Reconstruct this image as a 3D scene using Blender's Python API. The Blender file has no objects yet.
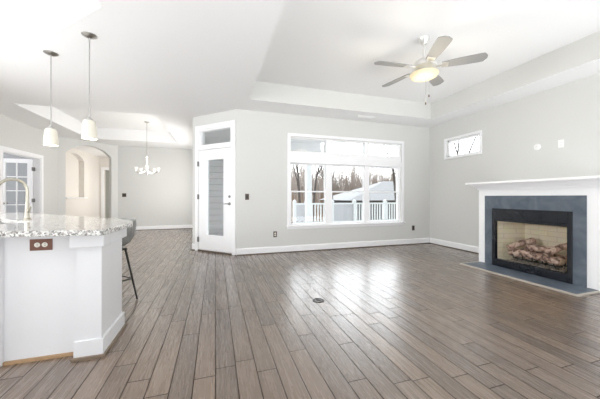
import bpy, bmesh, math, random
from mathutils import Vector, Matrix
random.seed(7)
C = bpy.context.scene.collection
S = bpy.context.scene
PI = math.pi

# ------------------------------------------------------------------ camera, sky, lights, exposure
cam_d = bpy.data.cameras.new('camera')
cam = bpy.data.objects.new('camera', cam_d)
C.objects.link(cam)
cam.location = (0, 0, 1.12)
cam.rotation_euler = (math.radians(90), 0, math.radians(-17.5))
cam_d.sensor_width = 36
cam_d.lens = 268 * 36 / 600
cam_d.shift_y = -2.7 / 600
cam_d.clip_start = 0.05
S.camera = cam

S.view_settings.view_transform = 'Standard'
S.view_settings.look = 'None'
S.view_settings.gamma = 1.0
S.view_settings.use_curve_mapping = False
S.view_settings.exposure = 0.3

W = bpy.data.worlds.new('overcast_sky')
S.world = W
W.use_nodes = True
wn = W.node_tree
wn.nodes.clear()
wo = wn.nodes.new('ShaderNodeOutputWorld')
wb = wn.nodes.new('ShaderNodeBackground')
wt = wn.nodes.new('ShaderNodeTexCoord')
ws = wn.nodes.new('ShaderNodeSeparateXYZ')
wr = wn.nodes.new('ShaderNodeValToRGB')
wn.links.new(wt.outputs['Generated'], ws.inputs[0])
wn.links.new(ws.outputs['Z'], wr.inputs[0])
wr.color_ramp.elements[0].position = 0.0
wr.color_ramp.elements[0].color = (0.93, 0.95, 0.97, 1)
wr.color_ramp.elements[1].position = 0.6
wr.color_ramp.elements[1].color = (0.91, 0.95, 1.0, 1)
# the overcast is brightest towards the garden (north-east), dimmer behind the house
wdir = wn.nodes.new('ShaderNodeVectorMath')
wdir.operation = 'DOT_PRODUCT'
wdir.inputs[1].default_value = (0.42, 0.91, 0.0)
wn.links.new(wt.outputs['Generated'], wdir.inputs[0])
wmr = wn.nodes.new('ShaderNodeMapRange')
wmr.interpolation_type = 'SMOOTHSTEP'
wn.links.new(wdir.outputs['Value'], wmr.inputs['Value'])
wmr.inputs['From Min'].default_value = -0.4
wmr.inputs['From Max'].default_value = 0.6
wmr.inputs['To Min'].default_value = 0.15
wmr.inputs['To Max'].default_value = 1.0
wmx = wn.nodes.new('ShaderNodeMix')
wmx.data_type = 'RGBA'
wmx.inputs['A'].default_value = (0, 0, 0, 1)
wn.links.new(wmr.outputs[0], wmx.inputs['Factor'])
wn.links.new(wr.outputs[0], wmx.inputs['B'])
wn.links.new(wmx.outputs['Result'], wb.inputs[0])
wb.inputs[1].default_value = 5.8
wn.links.new(wb.outputs[0], wo.inputs[0])


def area_light(name, loc, rot, sx, sy, energy, color=(1, 1, 1)):
    l = bpy.data.lights.new(name, 'AREA')
    l.shape = 'RECTANGLE'
    l.size, l.size_y = sx, sy
    l.energy = energy
    l.color = color
    o = bpy.data.objects.new(name, l)
    o.location = loc
    o.rotation_euler = [math.radians(a) for a in rot]
    C.objects.link(o)
    return o


# fill lamps added behind the camera, where the shell is left open
area_light('rear_fill', (0.3, -9.0, 0.6), (97, 0, 0), 15, 7, 340, (0.95, 0.975, 1.0))  # broad fill added to light the walls; no rear glazing is modelled
area_light('ceiling_fill', (3.8, -5.2, -0.4), (180, 0, 0), 8, 8, 1150, (0.92, 0.96, 1.0))  # faces up, added to brighten the ceiling; there is no terrace
# fill lamps added out of view in the dining room, kitchen, foyer and study
area_light('dining_fill', (-0.50, 8.1, 1.5), (90, 0, 90), 2.6, 1.5, 46, (1.0, 0.99, 0.97))  # added to brighten the dining room; the wall beside it has no window
area_light('kitchen_side_fill', (-4.1, 2.6, 1.5), (56, 0, -90), 3.0, 1.3, 240, (0.97, 0.985, 1.0))  # added side fill across the rooms; the kitchen wall has no window
area_light('foyer_fill', (-2.9, 11.8, 1.4), (90, 0, 90), 1.6, 2.2, 34, (1.0, 0.97, 0.92))  # added because the foyer was dark; no front door is built
area_light('study_fill', (-7.3, 7.2, 1.5), (90, 0, -90), 2.0, 1.4, 80, (0.97, 0.98, 1.0))  # added to brighten the study, set by an opening made for light


def point_light(name, loc, energy, radius, color=(1, 0.9, 0.75)):
    l = bpy.data.lights.new(name, 'POINT')
    l.energy = energy
    l.shadow_soft_size = radius
    l.color = color
    o = bpy.data.objects.new(name, l)
    o.location = loc
    C.objects.link(o)
    return o


# ------------------------------------------------------------------ materials
def nodes_of(name):
    m = bpy.data.materials.new(name)
    m.use_nodes = True
    nt = m.node_tree
    return m, nt, nt.nodes['Principled BSDF'], nt.nodes.new, nt.links.new


def mat(name, col, rough=0.5, metal=0.0, var=0.03, scale=6.0, spec=0.5, bump=0.0, emit=None, estr=0.0):
    m, nt, b, N, L = nodes_of(name)
    tc = N('ShaderNodeTexCoord')
    no = N('ShaderNodeTexNoise')
    no.inputs['Scale'].default_value = scale
    no.inputs['Detail'].default_value = 3
    L(tc.outputs['Object'], no.inputs['Vector'])
    mx = N('ShaderNodeMix')
    mx.data_type = 'RGBA'
    L(no.outputs['Fac'], mx.inputs['Factor'])
    mx.inputs['A'].default_value = (*[c * (1 - var) for c in col], 1)
    mx.inputs['B'].default_value = (*[min(1, c * (1 + var)) for c in col], 1)
    L(mx.outputs['Result'], b.inputs['Base Color'])
    b.inputs['Roughness'].default_value = rough
    b.inputs['Metallic'].default_value = metal
    b.inputs['Specular IOR Level'].default_value = spec
    if bump:
        bp = N('ShaderNodeBump')
        bp.inputs['Strength'].default_value = bump
        bp.inputs['Distance'].default_value = 0.01
        L(no.outputs['Fac'], bp.inputs['Height'])
        L(bp.outputs[0], b.inputs['Normal'])
    if emit:
        b.inputs['Emission Color'].default_value = (*emit, 1)
        b.inputs['Emission Strength'].default_value = estr
    return m


def glass_mat(name, tint=(1, 1, 1), gl=0.08):
    m, nt, b, N, L = nodes_of(name)
    nt.nodes.remove(b)
    out = nt.nodes['Material Output']
    t = N('ShaderNodeBsdfTransparent')
    t.inputs[0].default_value = (*tint, 1)
    g = N('ShaderNodeBsdfGlossy')
    g.inputs['Roughness'].default_value = 0.02
    lw = N('ShaderNodeFresnel')
    lw.inputs[0].default_value = 1.45
    mu = N('ShaderNodeMath')
    mu.operation = 'MULTIPLY'
    mu.inputs[1].default_value = gl * 10
    L(lw.outputs[0], mu.inputs[0])
    mx = N('ShaderNodeMixShader')
    L(mu.outputs[0], mx.inputs[0])
    L(t.outputs[0], mx.inputs[1])
    L(g.outputs[0], mx.inputs[2])
    L(mx.outputs[0], out.inputs[0])
    return m


def floor_mat():
    m, nt, b, N, L = nodes_of('hand_scraped_wood_planks')

    def math_(op, a, bb=None):
        n = N('ShaderNodeMath')
        n.operation = op
        for i, v in enumerate((a, bb)):
            if v is None:
                continue
            if isinstance(v, (int, float)):
                n.inputs[i].default_value = v
            else:
                L(v, n.inputs[i])
        return n.outputs[0]
    tc = N('ShaderNodeTexCoord')
    sp = N('ShaderNodeSeparateXYZ')
    L(tc.outputs['Object'], sp.inputs[0])
    wid, ln = 0.127, 0.95
    u = math_('DIVIDE', sp.outputs['X'], wid)
    ci = math_('FLOOR', u)
    fu = math_('SUBTRACT', u, ci)
    wn1 = N('ShaderNodeTexWhiteNoise')
    wn1.noise_dimensions = '1D'
    L(ci, wn1.inputs['W'])
    off = math_('MULTIPLY', wn1.outputs['Value'], 7.0)
    v = math_('ADD', math_('DIVIDE', sp.outputs['Y'], ln), off)
    ri = math_('FLOOR', v)
    fv = math_('SUBTRACT', v, ri)
    cid = N('ShaderNodeCombineXYZ')
    L(ci, cid.inputs[0])
    L(ri, cid.inputs[1])
    wn2 = N('ShaderNodeTexWhiteNoise')
    wn2.noise_dimensions = '2D'
    L(cid.outputs[0], wn2.inputs['Vector'])
    rnd = wn2.outputs['Value']
    # grain, stretched along the plank and shifted per plank
    gv = N('ShaderNodeCombineXYZ')
    L(math_('MULTIPLY', sp.outputs['X'], 55.0), gv.inputs[0])
    L(math_('MULTIPLY', sp.outputs['Y'], 3.0), gv.inputs[1])
    L(math_('MULTIPLY', rnd, 37.0), gv.inputs[2])
    gn = N('ShaderNodeTexNoise')
    gn.inputs['Scale'].default_value = 1.0
    gn.inputs['Detail'].default_value = 6
    gn.inputs['Roughness'].default_value = 0.65
    gn.inputs['Distortion'].default_value = 0.25
    L(gv.outputs[0], gn.inputs['Vector'])
    base = N('ShaderNodeMix')
    base.data_type = 'RGBA'
    base.inputs['A'].default_value = (0.066, 0.041, 0.026, 1)
    base.inputs['B'].default_value = (0.20, 0.134, 0.088, 1)
    tone = math_('ADD', math_('MULTIPLY', rnd, 0.55), math_('MULTIPLY', gn.outputs['Fac'], 0.5))
    L(tone, base.inputs['Factor'])
    # joints
    e1 = math_('MINIMUM', fu, math_('SUBTRACT', 1.0, fu))
    e2 = math_('MINIMUM', fv, math_('SUBTRACT', 1.0, fv))
    d1 = math_('MULTIPLY', e1, wid)
    d2 = math_('MULTIPLY', e2, ln)
    d = math_('MINIMUM', d1, d2)
    joint = N('ShaderNodeMapRange')
    L(d, joint.inputs['Value'])
    joint.inputs['From Min'].default_value = 0.0018
    joint.inputs['From Max'].default_value = 0.0045
    gap = N('ShaderNodeMix')
    gap.data_type = 'RGBA'
    gap.inputs['A'].default_value = (0.03, 0.022, 0.018, 1)
    L(joint.outputs[0], gap.inputs['Factor'])
    L(base.outputs['Result'], gap.inputs['B'])
    L(gap.outputs['Result'], b.inputs['Base Color'])
    # bump: scraped surface and bevelled joints
    hgt = math_('ADD', math_('MULTIPLY', gn.outputs['Fac'], 0.03), math_('MULTIPLY', joint.outputs[0], 0.5))
    L(math_('MULTIPLY', joint.outputs[0], 0.9), b.inputs['Coat Weight'])
    L(math_('MULTIPLY', joint.outputs[0], 0.5), b.inputs['Specular IOR Level'])
    bp = N('ShaderNodeBump')
    bp.inputs['Strength'].default_value = 0.35
    bp.inputs['Distance'].default_value = 0.004
    L(hgt, bp.inputs['Height'])
    L(bp.outputs[0], b.inputs['Normal'])
    rg = N('ShaderNodeMapRange')
    L(gn.outputs['Fac'], rg.inputs['Value'])
    rg.inputs['To Min'].default_value = 0.2
    rg.inputs['To Max'].default_value = 0.34
    L(rg.outputs[0], b.inputs['Roughness'])
    b.inputs['IOR'].default_value = 1.6
    b.inputs['Coat Roughness'].default_value = 0.4
    b.inputs['Coat IOR'].default_value = 1.8
    return m


def granite_mat():
    m, nt, b, N, L = nodes_of('speckled_granite')
    tc = N('ShaderNodeTexCoord')
    v = N('ShaderNodeTexVoronoi')
    v.inputs['Scale'].default_value = 105
    L(tc.outputs['Object'], v.inputs['Vector'])
    n = N('ShaderNodeTexNoise')
    n.inputs['Scale'].default_value = 40
    n.inputs['Detail'].default_value = 5
    L(tc.outputs['Object'], n.inputs['Vector'])
    sx = N('ShaderNodeSeparateXYZ')
    L(v.outputs['Color'], sx.inputs[0])
    r = N('ShaderNodeValToRGB')
    L(sx.outputs[0], r.inputs[0])
    e = r.color_ramp.elements
    e[0].position, e[0].color = 0.0, (0.05, 0.045, 0.04, 1)
    e[1].position, e[1].color = 1.0, (0.85, 0.84, 0.81, 1)
    for p, c in ((0.16, (0.06, 0.055, 0.05, 1)), (0.22, (0.26, 0.22, 0.19, 1)), (0.46, (0.36, 0.345, 0.32, 1)), (0.66, (0.74, 0.73, 0.70, 1))):
        k = e.new(p)
        k.color = c
    mx = N('ShaderNodeMix')
    mx.data_type = 'RGBA'
    mx.inputs['B'].default_value = (0.60, 0.59, 0.57, 1)
    nf = N('ShaderNodeMath'); nf.operation = 'MULTIPLY'; nf.inputs[1].default_value = 0.5
    L(n.outputs['Fac'], nf.inputs[0])
    L(nf.outputs[0], mx.inputs['Factor'])
    L(r.outputs[0], mx.inputs['A'])
    L(mx.outputs['Result'], b.inputs['Base Color'])
    b.inputs['Roughness'].default_value = 0.12
    b.inputs['IOR'].default_value = 1.6
    return m


def brick_mat(name, c1, c2, mortar, scale, bw=0.5, rh=0.25, ms=0.02, rough=0.9, axes='YZ', off=0.5):
    m, nt, b, N, L = nodes_of(name)
    tc = N('ShaderNodeTexCoord')
    sp = N('ShaderNodeSeparateXYZ')
    L(tc.outputs['Object'], sp.inputs[0])
    cb = N('ShaderNodeCombineXYZ')
    if axes == 'D':       # horizontal run = x + y
        ad = N('ShaderNodeMath')
        L(sp.outputs['X'], ad.inputs[0])
        L(sp.outputs['Y'], ad.inputs[1])
        L(ad.outputs[0], cb.inputs[0])
        L(sp.outputs['Z'], cb.inputs[1])
    else:
        L(sp.outputs[axes[0]], cb.inputs[0])
        L(sp.outputs[axes[1]], cb.inputs[1])
    br = N('ShaderNodeTexBrick')
    br.offset = off
    L(cb.outputs[0], br.inputs['Vector'])
    br.inputs['Color1'].default_value = (*c1, 1)
    br.inputs['Color2'].default_value = (*c2, 1)
    br.inputs['Mortar'].default_value = (*mortar, 1)
    br.inputs['Scale'].default_value = scale
    br.inputs['Brick Width'].default_value = bw
    br.inputs['Row Height'].default_value = rh
    br.inputs['Mortar Size'].default_value = ms
    no = N('ShaderNodeTexNoise')
    no.inputs['Scale'].default_value = 9
    no.inputs['Detail'].default_value = 5
    L(tc.outputs['Object'], no.inputs['Vector'])
    mx = N('ShaderNodeMix')
    mx.data_type = 'RGBA'
    mx.blend_type = 'OVERLAY'
    mx.inputs['Factor'].default_value = 0.35
    L(br.outputs['Color'], mx.inputs['A'])
    L(no.outputs['Color'], mx.inputs['B'])
    hs = N('ShaderNodeHueSaturation')
    hs.inputs['Saturation'].default_value = 0.85
    L(mx.outputs['Result'], hs.inputs['Color'])
    L(hs.outputs[0], b.inputs['Base Color'])
    b.inputs['Roughness'].default_value = rough
    bp = N('ShaderNodeBump')
    bp.inputs['Strength'].default_value = 0.4
    bp.inputs['Distance'].default_value = 0.006
    bp.invert = True
    L(br.outputs['Fac'], bp.inputs['Height'])
    L(bp.outputs[0], b.inputs['Normal'])
    return m


def log_mat():
    m, nt, b, N, L = nodes_of('ceramic_log_bark')
    tc = N('ShaderNodeTexCoord')
    n = N('ShaderNodeTexNoise')
    n.inputs['Scale'].default_value = 13
    n.inputs['Detail'].default_value = 6
    n.inputs['Distortion'].default_value = 1.0
    L(tc.outputs['Object'], n.inputs['Vector'])
    r = N('ShaderNodeValToRGB')
    L(n.outputs['Fac'], r.inputs[0])
    e = r.color_ramp.elements
    e[0].position, e[0].color = 0.38, (0.09, 0.06, 0.048, 1)
    e[1].position, e[1].color = 0.62, (0.72, 0.56, 0.48, 1)
    k = e.new(0.48)
    k.color = (0.42, 0.26, 0.21, 1)
    L(r.outputs[0], b.inputs['Base Color'])
    b.inputs['Roughness'].default_value = 0.95
    bp = N('ShaderNodeBump')
    bp.inputs['Strength'].default_value = 0.8
    bp.inputs['Distance'].default_value = 0.015
    L(n.outputs['Fac'], bp.inputs['Height'])
    L(bp.outputs[0], b.inputs['Normal'])
    return m


def slate_mat():
    # dark blue grey slate tile, ~30 cm tiles, cloudy veins
    m, nt, b, N, L = nodes_of('blue_grey_slate_tile')
    tc = N('ShaderNodeTexCoord')
    n = N('ShaderNodeTexNoise')
    n.inputs['Scale'].default_value = 5
    n.inputs['Detail'].default_value = 8
    n.inputs['Distortion'].default_value = 1.2
    L(tc.outputs['Object'], n.inputs['Vector'])
    r = N('ShaderNodeValToRGB')
    L(n.outputs['Fac'], r.inputs[0])
    r.color_ramp.elements[0].position = 0.3
    r.color_ramp.elements[0].color = (0.068, 0.092, 0.122, 1)
    r.color_ramp.elements[1].position = 0.72
    r.color_ramp.elements[1].color = (0.14, 0.163, 0.195, 1)
    sp = N('ShaderNodeSeparateXYZ')
    L(tc.outputs['Object'], sp.inputs[0])
    prev = None
    for ax, o_ in (('Y', 0.08), ('Z', 0.02)):
        a = N('ShaderNodeMath'); a.operation = 'ADD'; a.inputs[1].default_value = o_ + 30.5
        L(sp.outputs[ax], a.inputs[0])
        f = N('ShaderNodeMath'); f.operation = 'MODULO'; f.inputs[1].default_value = 0.305
        L(a.outputs[0], f.inputs[0])
        g = N('ShaderNodeMath'); g.operation = 'LESS_THAN'; g.inputs[1].default_value = 0.004
        L(f.outputs[0], g.inputs[0])
        if prev is None:
            prev = g
        else:
            mxm = N('ShaderNodeMath'); mxm.operation = 'MAXIMUM'
            L(prev.outputs[0], mxm.inputs[0]); L(g.outputs[0], mxm.inputs[1])
            prev = mxm
    mx = N('ShaderNodeMix'); mx.data_type = 'RGBA'
    L(prev.outputs[0], mx.inputs['Factor'])
    L(r.outputs[0], mx.inputs['A'])
    mx.inputs['B'].default_value = (0.10, 0.11, 0.125, 1)
    L(mx.outputs['Result'], b.inputs['Base Color'])
    b.inputs['Roughness'].default_value = 0.38
    return m


M = dict(
    wall=mat('greige_wall_paint', (0.67, 0.67, 0.65), 0.75, scale=1.5, var=0.01, spec=0.3),
    foyer=mat('cream_wall_paint', (0.77, 0.735, 0.69), 0.75, scale=1.5, var=0.01, spec=0.3),
    study=mat('grey_wall_paint', (0.36, 0.365, 0.38), 0.75, scale=1.5, var=0.01, spec=0.3),
    ceil=mat('ceiling_paint', (0.89, 0.89, 0.89), 0.8, scale=1.0, var=0.006, spec=0.2),
    trim=mat('white_trim_paint', (0.90, 0.90, 0.91), 0.35, scale=3, var=0.01),
    cab=mat('white_cabinet_paint', (0.76, 0.76, 0.77), 0.35, scale=3, var=0.01),
    shoe=mat('brown_wood_shoe', (0.11, 0.082, 0.06), 0.4, scale=14, var=0.2),
    shoe_lt=mat('oak_wood_shoe', (0.42, 0.27, 0.15), 0.45, scale=14, var=0.25),
    shoe_mid=mat('grey_brown_wood_shoe', (0.22, 0.165, 0.12), 0.4, scale=14, var=0.2),
    hearthwood=mat('pale_wood_edge', (0.46, 0.42, 0.37), 0.4, scale=14, var=0.15),
    floor=floor_mat(),
    granite=granite_mat(),
    glass=glass_mat('window_glass', (0.97, 0.98, 0.98), 0.05),
    fireglass=glass_mat('firebox_glass', (0.96, 0.96, 0.95), 0.04),
    nickel=mat('brushed_nickel', (0.52, 0.51, 0.49), 0.28, 1.0, scale=20),
    champagne=mat('champagne_nickel', (0.50, 0.47, 0.40), 0.3, 1.0, scale=20),
    chrome=mat('chrome', (0.8, 0.8, 0.8), 0.12, 1.0, scale=20),
    bronze=mat('dark_bronze_plate', (0.10, 0.075, 0.06), 0.4, 0.6, scale=20, var=0.1),
    brown=mat('red_brown_plate', (0.17, 0.075, 0.05), 0.4, 0.2, scale=30, var=0.15),
    ivory=mat('ivory_plastic', (0.80, 0.77, 0.70), 0.35),
    plate=mat('white_plastic', (0.88, 0.88, 0.87), 0.35),
    black=mat('black_enamel', (0.012, 0.014, 0.019), 0.16, scale=12, var=0.1),
    dark=mat('black_iron', (0.03, 0.027, 0.025), 0.4, 0.5, scale=12, var=0.1),
    slate=slate_mat(),
    firebrick=brick_mat('tan_firebrick_side', (0.93, 0.83, 0.62), (0.90, 0.79, 0.58), (0.80, 0.69, 0.50), 1.0, 0.23, 0.076, 0.006, axes='D'),
    log=log_mat(),
    logend=mat('ceramic_log_wood', (0.62, 0.45, 0.34), 0.9, scale=30, var=0.25),
    ember=mat('ash_and_ember', (0.32, 0.28, 0.24), 0.95, scale=60, var=0.8, bump=0.6),
    shade=mat('frosted_cream_glass', (0.62, 0.595, 0.52), 0.4, emit=(1.0, 0.93, 0.76), estr=0.15),
    bowl=mat('lit_alabaster_glass', (0.48, 0.43, 0.31), 0.4, emit=(1.0, 0.86, 0.55), estr=0.22),
    frost=mat('lit_frosted_glass', (0.7, 0.69, 0.66), 0.4, emit=(1.0, 0.95, 0.85), estr=0.08),
    fanmetal=mat('satin_nickel_fan', (0.78, 0.77, 0.74), 0.35, 0.7, scale=15),
    fanblade=mat('silver_fan_blade', (0.27, 0.27, 0.27), 0.45, scale=4),
    stool=mat('grey_faux_leather', (0.21, 0.21, 0.20), 0.36, scale=30, var=0.08, bump=0.05),
    outletmetal=mat('dull_metal_cover', (0.30, 0.29, 0.28), 0.5, 0.3, scale=20),
    darknickel=mat('dark_satin_nickel', (0.24, 0.235, 0.225), 0.35, 0.9, scale=20),
    steel=mat('stainless_steel', (0.5, 0.5, 0.5), 0.3, 1.0, scale=20),
    siding=brick_mat('grey_lap_siding', (0.70, 0.71, 0.74), (0.67, 0.68, 0.71), (0.42, 0.42, 0.46), 1.0, 6.0, 0.16, 0.008, axes='D'),
    vinyl=mat('white_vinyl', (0.66, 0.69, 0.695), 0.4),
    vinylpanel=mat('pale_grey_vinyl_panel', (0.45, 0.465, 0.485), 0.45),
    soffit=mat('pale_porch_soffit', (0.66, 0.67, 0.68), 0.6, scale=4),
    roof=mat('light_grey_shingles', (0.30, 0.303, 0.305), 0.9, scale=18, var=0.25),
    leaf=mat('leaf_litter', (0.22, 0.16, 0.10), 1.0, scale=1.3, var=0.45),
    deck=mat('grey_deck_boards', (0.42, 0.40, 0.38), 0.8, scale=3, var=0.1),
    bark=mat('hazy_winter_bark', (0.42, 0.37, 0.335), 1.0, scale=8, var=0.35),  # distance haze is put into this pale bark colour
    barkdark=mat('dark_winter_bark', (0.09, 0.078, 0.07), 1.0, scale=8, var=0.35),
    brush=mat('dry_brush', (0.36, 0.27, 0.2), 1.0, scale=2, var=0.4),
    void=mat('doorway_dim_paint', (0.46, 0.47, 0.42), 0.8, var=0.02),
)


# ------------------------------------------------------------------ mesh building
class MB:
    def __init__(self):
        self.bm = bmesh.new()

    def quad(self, pts):
        vs = [self.bm.verts.new(p) for p in pts]
        return self.bm.faces.new(vs)

    def box(self, x0, x1, y0, y1, z0, z1, mx=None):
        c = [(x, y, z) for z in (z0, z1) for y in (y0, y1) for x in (x0, x1)]
        if mx is not None:
            c = [mx @ Vector(p) for p in c]
        v = [self.bm.verts.new(p) for p in c]
        for f in ((0, 2, 3, 1), (4, 5, 7, 6), (0, 1, 5, 4), (2, 6, 7, 3), (0, 4, 6, 2), (1, 3, 7, 5)):
            self.bm.faces.new([v[i] for i in f])
        return self

    def prism(self, pts, z0, z1, mx=None):
        n = len(pts)
        a = [Vector((p[0], p[1], z0)) for p in pts]
        b = [Vector((p[0], p[1], z1)) for p in pts]
        if mx is not None:
            a = [mx @ p for p in a]
            b = [mx @ p for p in b]
        a = [self.bm.verts.new(p) for p in a]
        b = [self.bm.verts.new(p) for p in b]
        self.bm.faces.new(a[::-1])
        self.bm.faces.new(b)
        for i in range(n):
            j = (i + 1) % n
            self.bm.faces.new([a[i], a[j], b[j], b[i]])
        return self

    def lathe(self, prof, loc=(0, 0, 0), n=24, mx=None):
        rings = []
        for r, z in prof:
            ring = []
            if r < 1e-5:
                p = Vector((0, 0, z)) + Vector(loc)
                ring = [self.bm.verts.new(mx @ p if mx is not None else p)]
            else:
                for k in range(n):
                    a = 2 * PI * k / n
                    p = Vector((r * math.cos(a), r * math.sin(a), z)) + Vector(loc)
                    ring.append(self.bm.verts.new(mx @ p if mx is not None else p))
            rings.append(ring)
        for A, B in zip(rings, rings[1:]):
            if len(A) == 1 and len(B) == 1:
                continue
            for k in range(n):
                j = (k + 1) % n
                if len(A) == 1:
                    self.bm.faces.new([A[0], B[j], B[k]])
                elif len(B) == 1:
                    self.bm.faces.new([A[k], A[j], B[0]])
                else:
                    self.bm.faces.new([A[k], A[j], B[j], B[k]])
        for R, rev in ((rings[0], True), (rings[-1], False)):
            if len(R) > 1:
                self.bm.faces.new(R[::-1] if rev else R)
        return self

    def tube(self, pts, radii, n=10, caps=True):
        pts = [Vector(p) for p in pts]
        if isinstance(radii, (int, float)):
            radii = [radii] * len(pts)
        t0 = (pts[1] - pts[0]).normalized()
        up = Vector((0, 0, 1)) if abs(t0.z) < 0.9 else Vector((1, 0, 0))
        u = t0.cross(up).normalized()
        rings = []
        for i, p in enumerate(pts):
            if i == 0:
                t = pts[1] - pts[0]
            elif i == len(pts) - 1:
                t = pts[-1] - pts[-2]
            else:
                t = (pts[i + 1] - pts[i]).normalized() + (pts[i] - pts[i - 1]).normalized()
            t = t.normalized()
            u = (u - t * u.dot(t)).normalized()
            w = t.cross(u)
            rings.append([self.bm.verts.new(p + (u * math.cos(2 * PI * k / n) + w * math.sin(2 * PI * k / n)) * radii[i]) for k in range(n)])
        for A, B in zip(rings, rings[1:]):
            for k in range(n):
                j = (k + 1) % n
                self.bm.faces.new([A[k], A[j], B[j], B[k]])
        if caps:
            self.bm.faces.new(rings[0][::-1])
            self.bm.faces.new(rings[-1])
        return self

    def build(self, name, material, parent=None, smooth=False, bevel=0.0, kind=None, label=None, cat=None, group=None, recalc=True):
        if recalc:
            bmesh.ops.recalc_face_normals(self.bm, faces=self.bm.faces[:])
        if bevel:
            es = [e for e in self.bm.edges if len(e.link_faces) == 2 and e.calc_face_angle(0) > 0.5]
            bmesh.ops.bevel(self.bm, geom=es, offset=bevel, segments=2, affect='EDGES', profile=0.6)
        me = bpy.data.meshes.new(name)
        self.bm.to_mesh(me)
        self.bm.free()
        me.materials.append(material)
        if smooth:
            for p in me.polygons:
                p.use_smooth = True
            me.set_sharp_from_angle(angle=math.radians(40))
        o = bpy.data.objects.new(name, me)
        C.objects.link(o)
        if parent is not None:
            o.parent = parent
        tag(o, label, cat, group, kind)
        return o


def tag(o, label=None, cat=None, group=None, kind=None):
    if label: o['label'] = label
    if cat: o['category'] = cat
    if group: o['group'] = group
    if kind: o['kind'] = kind
    return o


def empty(name, loc, label=None, cat=None, rz=0, group=None, kind=None):
    o = bpy.data.objects.new(name, None)
    o.empty_display_size = 0.1
    o.location = loc
    o.rotation_euler = (0, 0, rz)
    C.objects.link(o)
    return tag(o, label, cat, group, kind)


def dup(root, loc, rz=None, label=None, group=None):
    r = root.copy()
    C.objects.link(r)
    r.location = loc
    if rz is not None: r.rotation_euler = (0, 0, rz)
    tag(r, label, None, group)
    for ch in list(root.children):
        c = ch.copy()
        C.objects.link(c)
        c.parent = r
        for g in list(ch.children):
            d = g.copy()
            C.objects.link(d)
            d.parent = c
    return r


def frame_mx(A, B):
    """local x along A->B, local y = to the left-hand side of travel, z up"""
    A, B = Vector((A[0], A[1], 0)), Vector((B[0], B[1], 0))
    d = (B - A).normalized()
    n = Vector((-d.y, d.x, 0))
    return Matrix(((d.x, n.x, 0, A.x), (d.y, n.y, 0, A.y), (0, 0, 1, 0), (0, 0, 0, 1))), (B - A).length


def wall(name, A, B, th, z1, openings, material, label, z0=0.0, e0=0.0, e1=0.0):
    """wall whose room face is the line A->B; thickness goes to the left of travel (negative th: right)"""
    mx, L = frame_mx(A, B)
    mb = MB()
    y0, y1 = (0, th) if th > 0 else (th, 0)
    s = -e0
    for (a, b, za, zb) in sorted(openings):
        mb.box(s, a, y0, y1, z0, z1, mx)
        if za > z0: mb.box(a, b, y0, y1, z0, za, mx)
        if zb < z1: mb.box(a, b, y0, y1, zb, z1, mx)
        s = b
    mb.box(s, L + e1, y0, y1, z0, z1, mx)
    return mb.build(name, material, kind='structure', label=label, cat='wall')


def baseboard(name, A, B, label, cuts=(), h=0.135):
    """on the right-hand side of travel A->B (room side), with a dark shoe strip on the floor as its child"""
    mx, L = frame_mx(A, B)
    spans, s = [], 0.0
    for a, b in cuts:
        spans.append((s, a)); s = b
    spans.append((s, L))
    mb, sh = MB(), MB()
    for a, b in spans:
        if b - a < 0.004: continue
        mb.prism([(0, 0.002), (-0.016, 0.002), (-0.016, h - 0.02), (-0.009, h), (0, h)], a, b,
                 mx @ Matrix(((0, 0, 1, 0), (1, 0, 0, 0), (0, 1, 0, 0), (0, 0, 0, 1))))
        sh.prism([(-0.016, 0.0), (-0.032, 0.0), (-0.030, 0.012), (-0.016, 0.02)], a, b,
                 mx @ Matrix(((0, 0, 1, 0), (1, 0, 0, 0), (0, 1, 0, 0), (0, 0, 0, 1))))
    o = mb.build(name, M['trim'], kind='structure', label=label, cat='baseboard')
    sh.build('shoe_molding', M['shoe'], o, label='dark brown wood shoe strip')
    return o


# ------------------------------------------------------------------ the setting: shell
H, HT = 2.79, 3.12
XE, YN = 4.93, 5.23
XW = -4.15
PA, PB = (0.38, 5.23), (-0.46, 6.07)          # diagonal door wall
YD = 10.17                                     # dining back wall
AA, AB = (-4.15, 9.07), (-3.05, 10.17)         # diagonal arch wall
YR = -1.0

floor_outline = [(XE + .15, -1.0), (XE + .15, YN + .15), (PA[0] + .06, YN + .15), (PB[0] + .15, PB[1] + .06), (PB[0] + .15, 14.6),
                 (-7.6, 14.6), (-7.6, -1.0)]
outline = [(XE + .15, YR), (XE + .15, YN + .15), (PA[0] + .06, YN + .15), (PB[0] + .15, PB[1] + .06), (PB[0] + .15, 14.6),
           (-7.6, 14.6), (-7.6, YR)]
MB().prism(floor_outline, -0.12, 0.0).build('floor', M['floor'], kind='structure', label='brown hand-scraped wood plank floor with a glossy finish', cat='floor')


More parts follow.
